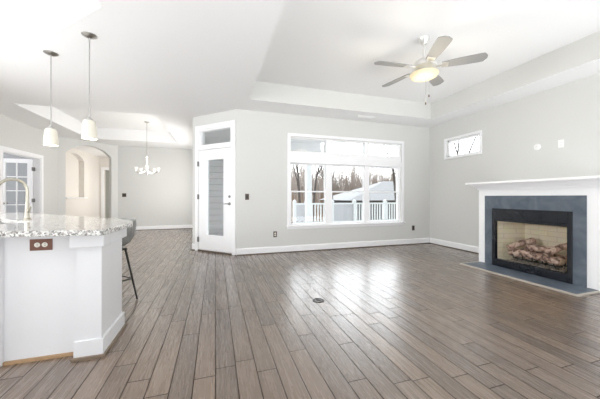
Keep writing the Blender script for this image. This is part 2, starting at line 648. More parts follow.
def ceiling():
    bm = bmesh.new()

    def loop(pts, z):
        vs = [bm.verts.new((x, y, z)) for x, y in pts]
        es = [bm.edges.new((vs[i], vs[(i + 1) % len(vs)])) for i in range(len(vs))]
        return vs, es
    trays = [
        [(0.557, 0.85), (4.41, 0.85), (4.41, 4.64), (0.557, 4.64)],
        [(-3.44, 6.11), (-1.12, 6.11), (-1.12, 9.10), (-3.44, 9.10)],
        [(-0.957, -0.6), (-0.957, 2.77), (-2.31, 4.09), (-3.3, 4.09), (-3.3, -0.6)],
    ]
    edges = loop(outline, H)[1]
    lows = []
    for t in trays:
        v, e = loop(t, H)
        lows.append(v)
        edges += e
    bmesh.ops.triangle_fill(bm, use_beauty=True, edges=edges)
    for t, v in zip(trays, lows):
        up = [bm.verts.new((x, y, HT)) for x, y in t]
        for i in range(len(t)):
            j = (i + 1) % len(t)
            bm.faces.new([v[i], v[j], up[j], up[i]])
        bm.faces.new(up)
    mb = MB()
    mb.bm.free()
    mb.bm = bm
    o = mb.build('ceiling', M['ceil'], kind='structure', label='white ceiling with three raised tray recesses', cat='ceiling', recalc=False)
    o.data.materials.append(M['wall'])
    # the living room tray's risers are painted the wall colour
    for p in o.data.polygons:
        zs = [o.data.vertices[i].co.z for i in p.vertices]
        xs = [o.data.vertices[i].co.x for i in p.vertices]
        if max(zs) - min(zs) > 0.1 and min(xs) > 0.5:
            p.material_index = 1
    return o


ceiling()

# window wall (travel east so that thickness goes north)
WX0, WX1, WZ0, WZ1 = 1.44, 4.12, 0.525, 2.345
wall('wall_north', PA, (XE, YN), 0.15, H, [(WX0 - PA[0], WX1 - PA[0], WZ0, WZ1)], M['wall'], 'greige wall holding the large three-part window', e0=0.0, e1=0.15)
# east wall: travel south->... room on the west; thickness to the east (right of northward travel)
SY0, SY1, SZ0, SZ1 = 3.94, 4.74, 2.0, 2.37
wall('wall_east', (XE, YR), (XE, YN), -0.15, H, [(SY0 - YR, SY1 - YR, SZ0, SZ1)], M['wall'], 'greige wall above and behind the fireplace with a small high window')
DS0, DS1, DZ = 0.10, 1.015, 2.085
TZ0, TZ1 = 2.16, 2.50
wall('wall_diagonal', PB, PA, 0.15, H, [(1.188 - DS1 - 0.0, 1.188 - DS0, 0.0, TZ1)], M['wall'], 'short diagonal wall holding the glazed patio door')
wall('wall_dining_east', (PB[0], 14.4), PB, 0.15, H, [], M['wall'], 'narrow end of the wall between dining room and porch')
wall('wall_dining_north', AB, (PB[0], YD), 0.15, H, [], M['wall'], 'pale wall behind the chandelier')
# left wall with the french door opening
LY0, LY1, LZ = 7.04, 8.30, 2.07
wall('wall_west', (XW, YR), AA, 0.13, H, [(LY0 - YR, LY1 - YR, 0, LZ)], M['wall'], 'left wall holding the open french door')

# arch wall: segmental arch opening
amx, aL = frame_mx(AA, AB)


def arch_wall(name, mx, L, th, s0, s1, zs, za, material, label, z0=0.0, ztop=H):
    mb = MB()
    if s0 > 0.001: mb.box(0, s0, 0, th, 0, ztop, mx)
    if s1 < L - 0.001: mb.box(s1, L, 0, th, 0, ztop, mx)
    if z0 > 0: mb.box(s0, s1, 0, th, 0, z0, mx)
    w, r = (s1 - s0) / 2, za - zs
    R = (w * w + r * r) / (2 * r)
    zc = za - R
    N_ = 20
    pts = []
    for k in range(N_ + 1):
        s = s0 + (s1 - s0) * k / N_
        pts.append((s, zc + math.sqrt(max(0, R * R - (s - (s0 + s1) / 2) ** 2))))
    for (a, za_), (b, zb_) in zip(pts, pts[1:]):
        P = [(a, za_), (b, zb_), (b, ztop), (a, ztop)]
        mb.prism(P, 0, th, mx @ Matrix(((1, 0, 0, 0), (0, 0, 1, 0), (0, 1, 0, 0), (0, 0, 0, 1))))
    return mb.build(name, material, kind='structure', label=label, cat='wall')


arch_wall('wall_arch', amx, aL, 0.14, 0.17, 1.36, 2.37, 2.66, M['wall'], 'diagonal wall pierced by a wide arched opening')
# foyer behind the arch
FX = -4.62
nmx, _ = frame_mx((FX, 9.2), (FX, 13.2))
arch_wall('wall_foyer_niche', nmx, 4.0, 0.16, 1.35, 2.62, 2.42, 2.62, M['foyer'], 'cream foyer wall with an arched niche', z0=1.06)
MB().box(FX - 0.30, FX - 0.16, 9.2, 13.19, 0, H).build('wall_foyer_back', M['foyer'], kind='structure', label='cream back of the foyer niche', cat='wall')
MB().box(FX - 0.17, FX + 0.05, 10.53, 12.0, 1.06, 1.10).build('trim_niche_ledge', M['trim'], kind='structure', label='white ledge at the bottom of the arched niche', cat='trim', bevel=0.006)
wall('wall_foyer_north', (FX - 0.3, 13.2), (-0.46, 13.2), 0.14, H, [(0.46, 1.36, 0, 2.25)], M['foyer'], 'cream foyer wall with a white-cased doorway')
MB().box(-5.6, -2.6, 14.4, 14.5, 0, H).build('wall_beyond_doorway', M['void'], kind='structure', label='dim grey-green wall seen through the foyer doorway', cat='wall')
# study behind the french door
wall('wall_study_north', (-7.5, 9.0), (XW - 0.13, 9.0), 0.1, H, [], M['study'], 'grey study wall behind the open french door')
wall('wall_study_west', (-7.5, 5.6), (-7.5, 9.0), 0.1, H, [(0.6, 2.6, 0.8, 2.2)], M['study'], 'grey far wall of the study')
wall('wall_study_south', (XW - 0.13, 5.6), (-7.5, 5.6), 0.1, H, [], M['study'], 'grey near wall of the study')

# baseboards (room on the right of travel)
baseboard('baseboard_north', (XE - 0.033, YN), (PA[0], YN), 'white baseboard under the large window') if False else None
baseboard('baseboard_north', (PA[0], YN), (XE, YN), 'white baseboard under the large window')
baseboard('baseboard_east', (XE, YN - 0.033), (XE, 3.46), 'white baseboard between the corner and the fireplace')
baseboard('baseboard_diagonal', PB, PA, 'white baseboard stubs beside the patio door', cuts=((1.188 - DS1 - 0.085, 1.188 - DS0 + 0.085),))
baseboard('baseboard_dining', AB, (PB[0], YD), 'white baseboard along the dining wall')
baseboard('baseboard_west', (XW, 4.9), AA, 'white baseboard along the left wall', cuts=((LY0 - 4.9 - 0.09, LY1 - 4.9 + 0.09),))
baseboard('baseboard_dining_east', (PB[0], YD), PB, 'white baseboard of the wall beside the porch')

# ------------------------------------------------------------------ big window
def big_window():
    w = empty('window_1', ((WX0 + WX1) / 2, YN, WZ0), 'large white three-part window with transom panes over double-hung sashes', 'window', kind='structure')
    o = Vector(w.location)
    mxl = Matrix.Translation(-o)
    t = MB()   # casing
    cw = 0.062
    for a in ((WX0 - cw, WX0, WZ0 - 0.0, WZ1 + cw), (WX1, WX1 + cw, WZ0, WZ1 + cw), (WX0, WX1, WZ1, WZ1 + cw)):
        t.box(a[0], a[1], YN - 0.022, YN, a[2], a[3], mxl)
    t.build('casing', M['trim'], w, bevel=0.004)
    s = MB()
    s.box(WX0 - cw - 0.02, WX1 + cw + 0.02, YN - 0.05, YN + 0.08, WZ0 - 0.012, WZ0 + 0.014, mxl)
    s.box(WX0 - cw, WX1 + cw, YN - 0.018, YN, WZ0 - 0.06, WZ0 - 0.012, mxl)
    s.build('sill', M['trim'], w, bevel=0.004)
    yg = YN + 0.08
    gx = [(1.465, 2.235), (2.375, 3.175), (3.285, 4.07)]
    f = MB()
    # jambs, mullions, head, transom bar
    f.box(WX0, gx[0][0], yg - 0.05, yg + 0.05, WZ0, WZ1, mxl)
    f.box(gx[2][1], WX1, yg - 0.05, yg + 0.05, WZ0, WZ1, mxl)
    f.box(gx[0][1], gx[1][0], yg - 0.05, yg + 0.05, WZ0, WZ1, mxl)
    f.box(gx[1][1], gx[2][0], yg - 0.05, yg + 0.05, WZ0, WZ1, mxl)
    for a, b in gx:
        f.box(a, b, yg - 0.05, yg + 0.05, 2.318, WZ1, mxl)
        f.box(a, b, yg - 0.05, yg + 0.05, WZ0, 0.548, mxl)
    f.build('frame', M['trim'], w, bevel=0.003)
    tb = MB()
    tb.box(WX0, WX1, yg - 0.068, yg + 0.055, 1.92, 2.055, mxl)
    tb.box(WX0, WX1, yg - 0.085, yg + 0.055, 1.81, 1.918, mxl)
    tb.build('transom_bar', M['trim'], w, bevel=0.006, label='deep white bar between transom panes and sashes')
    for a, b in gx:
        s1 = MB()
        fr = 0.018
        for z0, z1, dy in ((1.215, 1.81, 0.02), (0.548, 1.245, -0.015)):
            s1.box(a, a + fr, yg + dy - 0.015, yg + dy + 0.015, z0, z1, mxl)
            s1.box(b - fr, b, yg + dy - 0.015, yg + dy + 0.015, z0, z1, mxl)
            s1.box(a + fr, b - fr, yg + dy - 0.015, yg + dy + 0.015, z1 - 0.03, z1, mxl)
            s1.box(a + fr, b - fr, yg + dy - 0.015, yg + dy + 0.015, z0, z0 + 0.03, mxl)
        sh = s1.build('sash', M['trim'], w)
        g = MB()
        g.box(a + 0.004, b - 0.004, yg + 0.018, yg + 0.022, 1.22, 1.80, mxl)
        g.box(a + 0.004, b - 0.004, yg - 0.017, yg - 0.013, 0.55, 1.24, mxl)
        g.build('pane', M['glass'], sh)
        g = MB()
        g.box(a, b, yg - 0.002, yg + 0.002, 2.055, 2.318, mxl)
        g.build('transom_pane', M['glass'], w)


big_window()


def small_window():
    w = empty('window_2', (XE, (SY0 + SY1) / 2, SZ0), 'small high white-framed window on the fireplace wall', 'window', kind='structure')
    mxl = Matrix.Translation(-Vector(w.location))
    t = MB()
    cw = 0.045
    t.box(XE - 0.02, XE, SY0 - cw, SY0, SZ0 - cw, SZ1 + cw, mxl)
    t.box(XE - 0.02, XE, SY1, SY1 + cw, SZ0 - cw, SZ1 + cw, mxl)
    t.box(XE - 0.02, XE, SY0, SY1, SZ1, SZ1 + cw, mxl)
    t.box(XE - 0.026, XE, SY0, SY1, SZ0 - cw, SZ0, mxl)
    t.build('casing', M['trim'], w, bevel=0.004)
    f = MB()
    xg = XE + 0.09
    for a in ((SY0, SY0 + 0.03, SZ0, SZ1), (SY1 - 0.03, SY1, SZ0, SZ1), (SY0, SY1, SZ0, SZ0 + 0.03), (SY0, SY1, SZ1 - 0.03, SZ1)):
        f.box(xg - 0.04, xg + 0.04, *a, mxl)
    f.build('frame', M['trim'], w)
    MB().box(xg - 0.002, xg + 0.002, SY0 + 0.03, SY1 - 0.03, SZ0 + 0.03, SZ1 - 0.03, mxl).build('pane', M['glass'], w)


small_window()

# ------------------------------------------------------------------ patio door on the diagonal
def patio_door():
    mx, L = frame_mx(PA, PB)            # s from PA; room is on the left of this travel (local +y)... outside is right
    mid = mx @ Vector(((DS0 + DS1) / 2, 0, 0))
    d = empty('door_1', mid, 'white patio door with full glass lite and transom pane on the diagonal wall', 'door', rz=math.atan2(PB[1] - PA[1], PB[0] - PA[0]), kind='structure')
    k = Matrix.Translation((-(DS0 + DS1) / 2, 0, 0))   # local door frame: x = s - centre, +y = room? checked below
    R = -1                                # outside side sign in local y
    def B(mb, a, b, y0, y1, z0, z1):
        mb.box(a, b, min(y0, y1), max(y0, y1), z0, z1, k)
    t = MB()
    rs = 1                                # room side is +y
    B(t, DS0 - 0.08, DS0, 0, 0.02, 0, 2.585)
    B(t, DS1, DS1 + 0.08, 0, 0.02, 0, 2.585)
    B(t, DS0, DS1, 0, 0.02, TZ1, 2.585)
    t.build('casing', M['trim'], d, bevel=0.004)
    f = MB()
    B(f, DS0, DS0 + 0.004, -0.15, 0, 0, TZ1)
    B(f, DS1 - 0.004, DS1, -0.15, 0, 0, TZ1)
    B(f, DS0, DS1, -0.15, 0.012, DZ, TZ0 + 0.02)
    B(f, DS0, DS1, -0.12, 0.0, TZ1 - 0.035, TZ1)
    B(f, DS0 + 0.004, DS0 + 0.05, -0.12, 0.0, TZ0 + 0.02, TZ1 - 0.035)
    B(f, DS1 - 0.05, DS1 - 0.004, -0.12, 0.0, TZ0 + 0.02, TZ1 - 0.035)
    f.build('frame', M['trim'], d)
    g = MB()
    B(g, DS0 + 0.05, DS1 - 0.05, -0.062, -0.058, TZ0 + 0.02, TZ1 - 0.035)
    g.build('transom_pane', M['glass'], d)
    a, b = DS0 + 0.007, DS1 - 0.007
    ga, gb, gz0, gz1 = 0.30, 0.80, 0.32, 1.89
    lf = MB()
    y0, y1 = -0.05, -0.006
    B(lf, a, ga, y0, y1, 0.03, DZ - 0.006)
    B(lf, gb, b, y0, y1, 0.03, DZ - 0.006)
    B(lf, ga, gb, y0, y1, 0.03, gz0)
    B(lf, ga, gb, y0, y1, gz1, DZ - 0.006)
    leaf = lf.build('leaf', M['trim'], d)
    lm = MB()
    for q in ((ga - 0.012, ga + 0.022, gz0 - 0.012, gz1 + 0.012), (gb - 0.022, gb + 0.012, gz0 - 0.012, gz1 + 0.012),
              (ga + 0.022, gb - 0.022, gz0 - 0.012, gz0 + 0.022), (ga + 0.022, gb - 0.022, gz1 - 0.022, gz1 + 0.012)):
        B(lm, q[0], q[1], -0.05, 0.006, q[2], q[3])
    lm.build('lite_frame', M['trim'], leaf, bevel=0.003)
    g = MB()
    B(g, ga, gb, -0.03, -0.026, gz0, gz1)
    g.build('glass', M['glass'], leaf)
    th = MB()
    B(th, DS0, DS1, -0.15, 0.02, 0.0, 0.028)
    th.build('threshold', M['shoe'], d, label='dark brown threshold')
    for z in (0.24, 1.12, 1.80):
        hg = MB()
        hg.box(DS1 - 0.014, DS1 + 0.012, -0.008, 0.026, z - 0.05, z + 0.05, k)
        hg.build('hinge', M['darknickel'], d)
    hd = MB()
    c = Vector(((DS0 + 0.075) - (DS0 + DS1) / 2, -0.006, 0.985))
    rot = Matrix.Rotation(-PI / 2, 4, 'X')
    hd.lathe([(0, 0), (0.028, 0), (0.028, 0.01), (0.012, 0.014), (0.012, 0.045), (0, 0.045)], (0, 0, 0), 16, Matrix.Translation(c) @ rot)
    hd.tube([c + Vector((0, 0.045, 0)), c + Vector((0.05, 0.048, 0)), c + Vector((0.11, 0.042, -0.004))], [0.01, 0.009, 0.007], 10)
    hd.build('handle', M['darknickel'], leaf, smooth=True)
    db = MB()
    c = Vector(((DS0 + 0.075) - (DS0 + DS1) / 2, -0.006, 1.125))
    db.lathe([(0, 0), (0.026, 0), (0.026, 0.012), (0.01, 0.016), (0.01, 0.03), (0, 0.03)], (0, 0, 0), 16, Matrix.Translation(c) @ rot)
    db.build('deadbolt', M['darknickel'], leaf, smooth=True)


patio_door()

# ------------------------------------------------------------------ french door leaf in the left wall
def french_door():
    d = empty('door_2', (XW, (LY0 + LY1) / 2, 0), 'white french door with glass lites standing open in the left wall', 'door', kind='structure')
    mxl = Matrix.Translation(-Vector(d.location))
    c = MB()
    cw = 0.085
    c.box(XW, XW + 0.02, LY0 - cw, LY0, 0, LZ + cw, mxl)
    c.box(XW, XW + 0.02, LY1, LY1 + cw, 0, LZ + cw, mxl)
    c.box(XW, XW + 0.02, LY0, LY1, LZ, LZ + cw, mxl)
    c.build('casing', M['trim'], d, bevel=0.004)
    j = MB()
    j.box(XW - 0.14, XW, LY0, LY0 + 0.018, 0, LZ, mxl)
    j.box(XW - 0.14, XW, LY1 - 0.018, LY1, 0, LZ, mxl)
    j.box(XW - 0.14, XW, LY0, LY1, LZ - 0.018, LZ, mxl)
    j.build('jamb', M['trim'], d)
    # leaf swung into the study, hinged at the far jamb
    x0, x1 = XW - 0.13 - 0.60, XW - 0.13
    yc = LY1 - 0.06
    lf = MB()
    st = 0.095
    z0, z1 = 0.015, 2.04
    lf.box(x0, x0 + st, yc - 0.018, yc + 0.018, z0, z1, mxl)
    lf.box(x1 - st, x1, yc - 0.018, yc + 0.018, z0, z1, mxl)
    lf.box(x0 + st, x1 - st, yc - 0.018, yc + 0.018, z1 - 0.10, z1, mxl)
    lf.box(x0 + st, x1 - st, yc - 0.018, yc + 0.018, z0, z0 + 0.24, mxl)
    leaf = lf.build('leaf', M['trim'], d, bevel=0.003)
    b = MB()
    gx0, gx1, gz0, gz1 = x0 + st, x1 - st, z0 + 0.24, z1 - 0.10
    b.box((gx0 + gx1) / 2 - 0.011, (gx0 + gx1) / 2 + 0.011, yc - 0.012, yc + 0.012, gz0, gz1, mxl)
    for i in range(1, 5):
        z = gz0 + (gz1 - gz0) * i / 5
        b.box(gx0, gx1, yc - 0.0115, yc + 0.0115, z - 0.011, z + 0.011, mxl)
    b.build('glazing_bars', M['trim'], leaf)
    MB().box(gx0, gx1, yc - 0.002, yc + 0.002, gz0, gz1, mxl).build('glass', M['glass'], leaf)
    kn = MB()
    for sgn in (-1, 1):
        kn.lathe([(0, 0), (0.026, 0), (0.026, 0.006), (0.01, 0.01), (0.01, 0.035), (0.026, 0.045), (0.028, 0.058), (0, 0.068)], (0, 0, 0), 16,
                 mxl @ Matrix.Translation((x0 + 0.055, yc + sgn * 0.018, 0.96)) @ Matrix.Rotation(-sgn * PI / 2, 4, 'X'))
    kn.build('knob', M['bronze'], leaf, smooth=True)
    for z in (0.25, 1.03, 1.8):
        MB().box(x1 - 0.002, x1 + 0.03, yc - 0.03, yc + 0.05, z - 0.045, z + 0.045, mxl).build('hinge', M['darknickel'], d)


french_door()

# foyer doorway casing
dc = MB()
for x0, x1, z0, z1 in ((-4.56, -4.46, 0, 2.25), (-3.56, -3.46, 0, 2.25), (-4.56, -3.46, 2.25, 2.36)):
    dc.box(x0, x1, 13.17, 13.2, z0, z1)
dc.build('trim_foyer_doorway', M['trim'], kind='structure', label='white casing around the foyer doorway seen through the arch', cat='trim')

# ------------------------------------------------------------------ fireplace
FXF = 4.30


def fireplace():
    f = empty('fireplace', (FXF, 2.69, 0), 'white fireplace with dark slate tile surround and black firebox', 'fireplace')
    mxl = Matrix.Translation(-Vector(f.location))
    y0, y1 = 1.90, 3.455
    sy0, sy1, sz = 2.055, 3.34, 1.137
    iy0, iy1, iz = 2.185, 3.205, 0.934
    oy0, oy1, oz0, oz1 = 2.235, 3.16, 0.135, 0.735
    b = MB()
    b.box(FXF, XE - 0.002, sy1 - 0.06, y1, 0, 1.27, mxl)
    b.box(FXF, XE - 0.002, y0, sy0 + 0.06, 0, 1.27, mxl)
    b.box(FXF, XE - 0.002, sy0 + 0.06, sy1 - 0.06, 1.0, 1.27, mxl)
    b.build('cabinet', M['trim'], f)
    sh = MB()
    sh.box(4.09, XE - 0.002, y0 - 0.085, y1 + 0.085, 1.325, 1.358, mxl)
    sh.build('mantel_shelf', M['trim'], f, bevel=0.004)
    cr = MB()
    for dx, za, zb in ((0.025, 1.235, 1.262), (0.055, 1.262, 1.28), (0.09, 1.28, 1.297), (0.125, 1.297, 1.312), (0.155, 1.312, 1.325)):
        cr.box(FXF - dx, XE - 0.003, y0 - dx * 0.42, y1 + dx * 0.42, za, zb, mxl)
    cr.build('crown_molding', M['trim'], f, bevel=0.003)
    s = MB()
    xs0, xs1 = FXF - 0.012, FXF + 0.001
    s.box(xs0, xs1, sy0, iy0, 0.021, sz, mxl)
    s.box(xs0, xs1, iy1, sy1, 0.021, sz, mxl)
    s.box(xs0, xs1, iy0, iy1, iz, sz, mxl)
    s.build('tile_surround', M['slate'], f)
    k = MB()
    xk0 = FXF - 0.03
    k.box(xk0, FXF + 0.03, iy0, oy0, 0.022, iz, mxl)
    k.box(xk0, FXF + 0.03, oy1, iy1, 0.022, iz, mxl)
    k.box(xk0, FXF + 0.03, oy0, oy1, oz1, iz, mxl)
    k.box(xk0, FXF + 0.03, oy0, oy1, 0.022, oz0, mxl)
    fr = k.build('firebox_frame', M['black'], f, bevel=0.004)
    sl = MB()
    sl.box(xk0 - 0.006, xk0 + 0.01, oy0 + 0.0, oy1 + 0.01, 0.775, 0.90, mxl)
    sl.build('hood_panel', M['black'], fr, bevel=0.004)
    lp = MB()
    lp.box(xk0 - 0.006, xk0 + 0.01, oy0 + 0.0, oy1 + 0.01, 0.035, 0.105, mxl)
    lp.build('lower_louver', M['black'], fr, bevel=0.004)
    # brick lined interior: splayed sides
    n = MB()
    xa, xb = FXF + 0.03, FXF + 0.44
    A = [(xa, oy0 - 0.01), (xb, oy0 + 0.14), (xb, oy1 - 0.14), (xa, oy1 + 0.01)]
    off = [(xa, oy0 - 0.035), (xb + 0.03, oy0 + 0.115), (xb + 0.03, oy1 - 0.115), (xa, oy1 + 0.035)]
    for i in range(3):
        n.prism([A[i], A[i + 1], off[i + 1], off[i]], oz0 - 0.03, 0.80, mxl)
    n.build('firebrick_lining', M['firebrick'], f)
    MB().prism(off, 0.80, 0.83, mxl).build('firebox_ceiling', M['firebrick'], f)
    MB().prism(off, oz0 - 0.06, oz0 - 0.03, mxl).build('firebox_floor', M['dark'], f)
    MB().box(FXF + 0.012, FXF + 0.016, oy0, oy1, oz0, oz1, mxl).build('glass_front', M['fireglass'], f)


fireplace()


def hearth():
    h = empty('hearth', (4.08, 2.69, 0), 'low slate hearth slab edged in pale wood in front of the fireplace', 'hearth')
    mxl = Matrix.Translation(-Vector(h.location))
    MB().box(3.90, FXF - 0.001, 1.955, 3.42, 0.0, 0.02, mxl).build('slate_slab', M['slate'], h, bevel=0.002)
    t = MB()
    t.prism([(3.862, 1.917), (3.862, 3.458), (3.90, 3.42), (3.90, 1.955)], 0, 0.018, mxl)
    t.prism([(3.862, 1.917), (3.90, 1.955), (FXF - 0.002, 1.955), (FXF - 0.002, 1.917)], 0, 0.018, mxl)
    t.prism([(3.862, 3.458), (FXF - 0.002, 3.458), (FXF - 0.002, 3.42), (3.90, 3.42)], 0, 0.018, mxl)
    t.build('wood_edging', M['hearthwood'], h, bevel=0.003)


hearth()

# ember bed, grate and logs
zb = 0.105
em = bmesh.new()
emb = MB(); emb.bm.free(); emb.bm = em
for i in range(420):
    y = random.uniform(2.33, 3.06)
    xlo = FXF + 0.06
    x = random.uniform(xlo, FXF + 0.33)
    r = random.uniform(0.008, 0.02)
    p = Vector((x, y, zb + r * 0.6 + random.uniform(0, 0.02)))
    m4 = Matrix.Translation(p) @ Matrix.Rotation(random.uniform(0, 6), 4, (random.random(), random.random(), 1)) @ Matrix.Diagonal((r, r * 0.8, r * 0.6, 1))
    bmesh.ops.create_icosphere(em, subdivisions=1, radius=1, matrix=m4)
emb.build('ember_bed', M['ember'], kind='stuff', label='grey ash and ember chunks spread under the gas logs', cat='embers')

gt = empty('fire_grate', (FXF + 0.2, 2.69, zb), 'black iron grate holding the gas logs', 'grate')
for i, y in enumerate((-0.26, -0.13, 0.0, 0.13, 0.26)):
    MB().tube([(-0.13, y, 0.14), (-0.125, y, 0.075), (0.11, y, 0.075), (0.12, y, 0.12)], 0.008, 8).build('bar', M['dark'], gt)
MB().tube([(-0.06, -0.3, 0.066), (-0.06, 0.3, 0.066)], 0.008, 8).build('cross_bar', M['dark'], gt)
MB().tube([(0.08, -0.3, 0.066), (0.08, 0.3, 0.066)], 0.008, 8).build('cross_bar', M['dark'], gt)
for sx in (-0.06, 0.08):
    for sy in (-0.24, 0.24):
        MB().tube([(sx, sy, 0.066), (sx, sy, 0.0)], 0.008, 8).build('leg', M['dark'], gt)


def log(a, b, r, label, seed):
    rnd = random.Random(seed)
    a, b = Vector(a), Vector(b)
    c = (a + b) / 2
    o = empty('gas_log', c, label, 'log', group='ceramic logs in the firebox')
    n = 9
    pts, rad = [], []
    for i in range(n):
        t = i / (n - 1)
        pts.append(a.lerp(b, t) - c + Vector((0, 0, 0.012 * math.sin(t * PI))) + Vector((rnd.uniform(-1, 1), rnd.uniform(-1, 1), rnd.uniform(-1, 1))) * 0.006)
        rad.append(r * (1 + rnd.uniform(-0.14, 0.16)))
    mb = MB().tube(pts, rad, 12)
    for v in mb.bm.verts:
        v.co += Vector((rnd.uniform(-1, 1), rnd.uniform(-1, 1), rnd.uniform(-1, 1))) * r * 0.07
    mb.build('bark', M['log'], o, smooth=True)
    for e, d in ((0, pts[0] - pts[1]), (-1, pts[-1] - pts[-2])):
        d = d.normalized()
        MB().tube([pts[e] - d * 0.004, pts[e] + d * 0.004], [rad[e] * 0.86, rad[e] * 0.8], 12).build('cut_end', M['logend'], o)


gx = FXF + 0.2
log((gx - 0.07, 3.02, 0.245), (gx - 0.09, 2.36, 0.245), 0.058, 'long pinkish log lying across the front of the grate', 1)
log((gx + 0.10, 3.03, 0.25), (gx + 0.10, 2.40, 0.25), 0.058, 'dark long log at the back of the grate', 2)
log((gx - 0.13, 3.02, 0.325), (gx + 0.12, 2.80, 0.45), 0.046, 'forked log tilted up across the far end of the pile', 3)
log((gx - 0.14, 2.52, 0.32), (gx + 0.11, 2.36, 0.47), 0.042, 'short log tilted up at the near end of the pile', 4)
log((gx - 0.08, 2.80, 0.355), (gx + 0.02, 2.50, 0.365), 0.045, 'thick log laid on top of the middle of the pile', 5)

# ------------------------------------------------------------------ kitchen peninsula
def peninsula():
    k = empty('kitchen_peninsula', (-1.1, 2.5, 0), 'white painted kitchen peninsula cabinet with corner post and baseboard', 'cabinet')
    mxl = Matrix.Translation(-Vector(k.location))
    body = [(-0.785, 2.30), (-0.785, 2.66), (-0.98, 2.70), (-2.40, 4.12), (-3.02, 3.5), (-1.80, 2.30)]
    MB().prism(body, 0.0, 0.868, mxl).build('cabinet_body', M['cab'], k)
    p = MB()
    p.box(-0.918, -0.768, 2.228, 2.31, 0.0, 0.868, mxl)
    p.box(-0.785, -0.768, 2.31, 2.662, 0.0, 0.868, mxl)
    p.build('corner_post', M['cab'], k)
    a = MB()
    a.box(-0.935, -0.738, 2.175, 2.30, 0.775, 0.868, mxl)
    a.box(-0.80, -0.738, 2.30, 2.69, 0.775, 0.868, mxl)
    a.build('apron', M['cab'], k, bevel=0.006)
    cb = MB()
    cb.box(-1.62, -1.345, 2.262, 2.302, 0.0, 0.868, mxl)
    cb.build('corner_board', M['cab'], k, bevel=0.006)
    bb = MB()
    bb.box(-0.928, -0.752, 2.212, 2.235, 0.0, 0.125, mxl)
    bb.box(-0.785, -0.752, 2.235, 2.68, 0.0, 0.125, mxl)
    bb.build('baseboard', M['cab'], k, bevel=0.005)
    sh = MB()
    sh.box(-0.936, -0.738, 2.196, 2.214, 0.0, 0.018, mxl)
    sh.box(-0.752, -0.738, 2.214, 2.69, 0.0, 0.018, mxl)
    sh.build('shoe_molding', M['shoe_mid'], k, label='grey-brown wood shoe strip')
    s2 = MB()
    s2.box(-1.345, -0.918, 2.284, 2.302, 0.0, 0.02, mxl)
    s2.build('panel_shoe', M['shoe_lt'], k, label='orange-brown oak shoe strip')


peninsula()

SC = Vector((-1.90, 2.995, 0))           # sink centre
SU = Vector((-1, 1, 0)).normalized()
SWv = Vector((-1, -1, 0)).normalized()
smx = Matrix(((SU.x, SWv.x, 0, SC.x), (SU.y, SWv.y, 0, SC.y), (0, 0, 1, 0), (0, 0, 0, 1)))
SHX, SHY = 0.36, 0.20


def countertop():
    bm = bmesh.new()
    outer = [(-0.70, 2.05), (-0.668, 2.56), (-0.69, 2.68), (-0.89, 3.03), (-2.6, 4.74), (-3.3, 4.04), (-1.50, 2.17)]
    inner = [smx @ Vector(p) for p in ((-SHX, -SHY, 0), (SHX, -SHY, 0), (SHX, SHY, 0), (-SHX, SHY, 0))]
    loops = []
    for pts in (outer, inner):
        vs = [bm.verts.new((p[0], p[1], 0.868)) for p in pts]
        loops.append([bm.edges.new((vs[i], vs[(i + 1) % len(vs)])) for i in range(len(vs))])
    r = bmesh.ops.triangle_fill(bm, use_beauty=True, edges=loops[0] + loops[1])
    fs = [g for g in r['geom'] if isinstance(g, bmesh.types.BMFace)]
    ex = bmesh.ops.extrude_face_region(bm, geom=fs)
    vs = [g for g in ex['geom'] if isinstance(g, bmesh.types.BMVert)]
    bmesh.ops.translate(bm, verts=vs, vec=(0, 0, 0.037))
    bmesh.ops.dissolve_limit(bm, angle_limit=0.01, verts=bm.verts[:], edges=bm.edges[:])
    mb = MB(); mb.bm.free(); mb.bm = bm
    mb.build('granite_countertop', M['granite'], bevel=0.006, label='speckled light granite countertop on the white kitchen peninsula', cat='countertop')


countertop()


def sink():
    s = empty('kitchen_sink', (SC.x, SC.y, 0.868), 'stainless undermount sink set into the granite countertop', 'sink')
    mxl = Matrix.Translation(-Vector(s.location)) @ smx
    b = MB()
    t = 0.006
    z0, z1 = 0.66, 0.867
    x, y = SHX + 0.004, SHY + 0.004
    b.box(-x - t, -x, -y - t, y + t, z0, z1, mxl)
    b.box(x, x + t, -y - t, y + t, z0, z1, mxl)
    b.box(-x, x, -y - t, -y, z0, z1, mxl)
    b.box(-x, x, y, y + t, z0, z1, mxl)
    b.box(-x - t, x + t, -y - t, y + t, z0 - t, z0, mxl)
    b.build('basin', M['steel'], s)
    MB().lathe([(0, 0.661), (0.045, 0.661), (0.045, 0.667), (0, 0.664)], (0, 0, 0), 20, mxl).build('drain', M['chrome'], s)


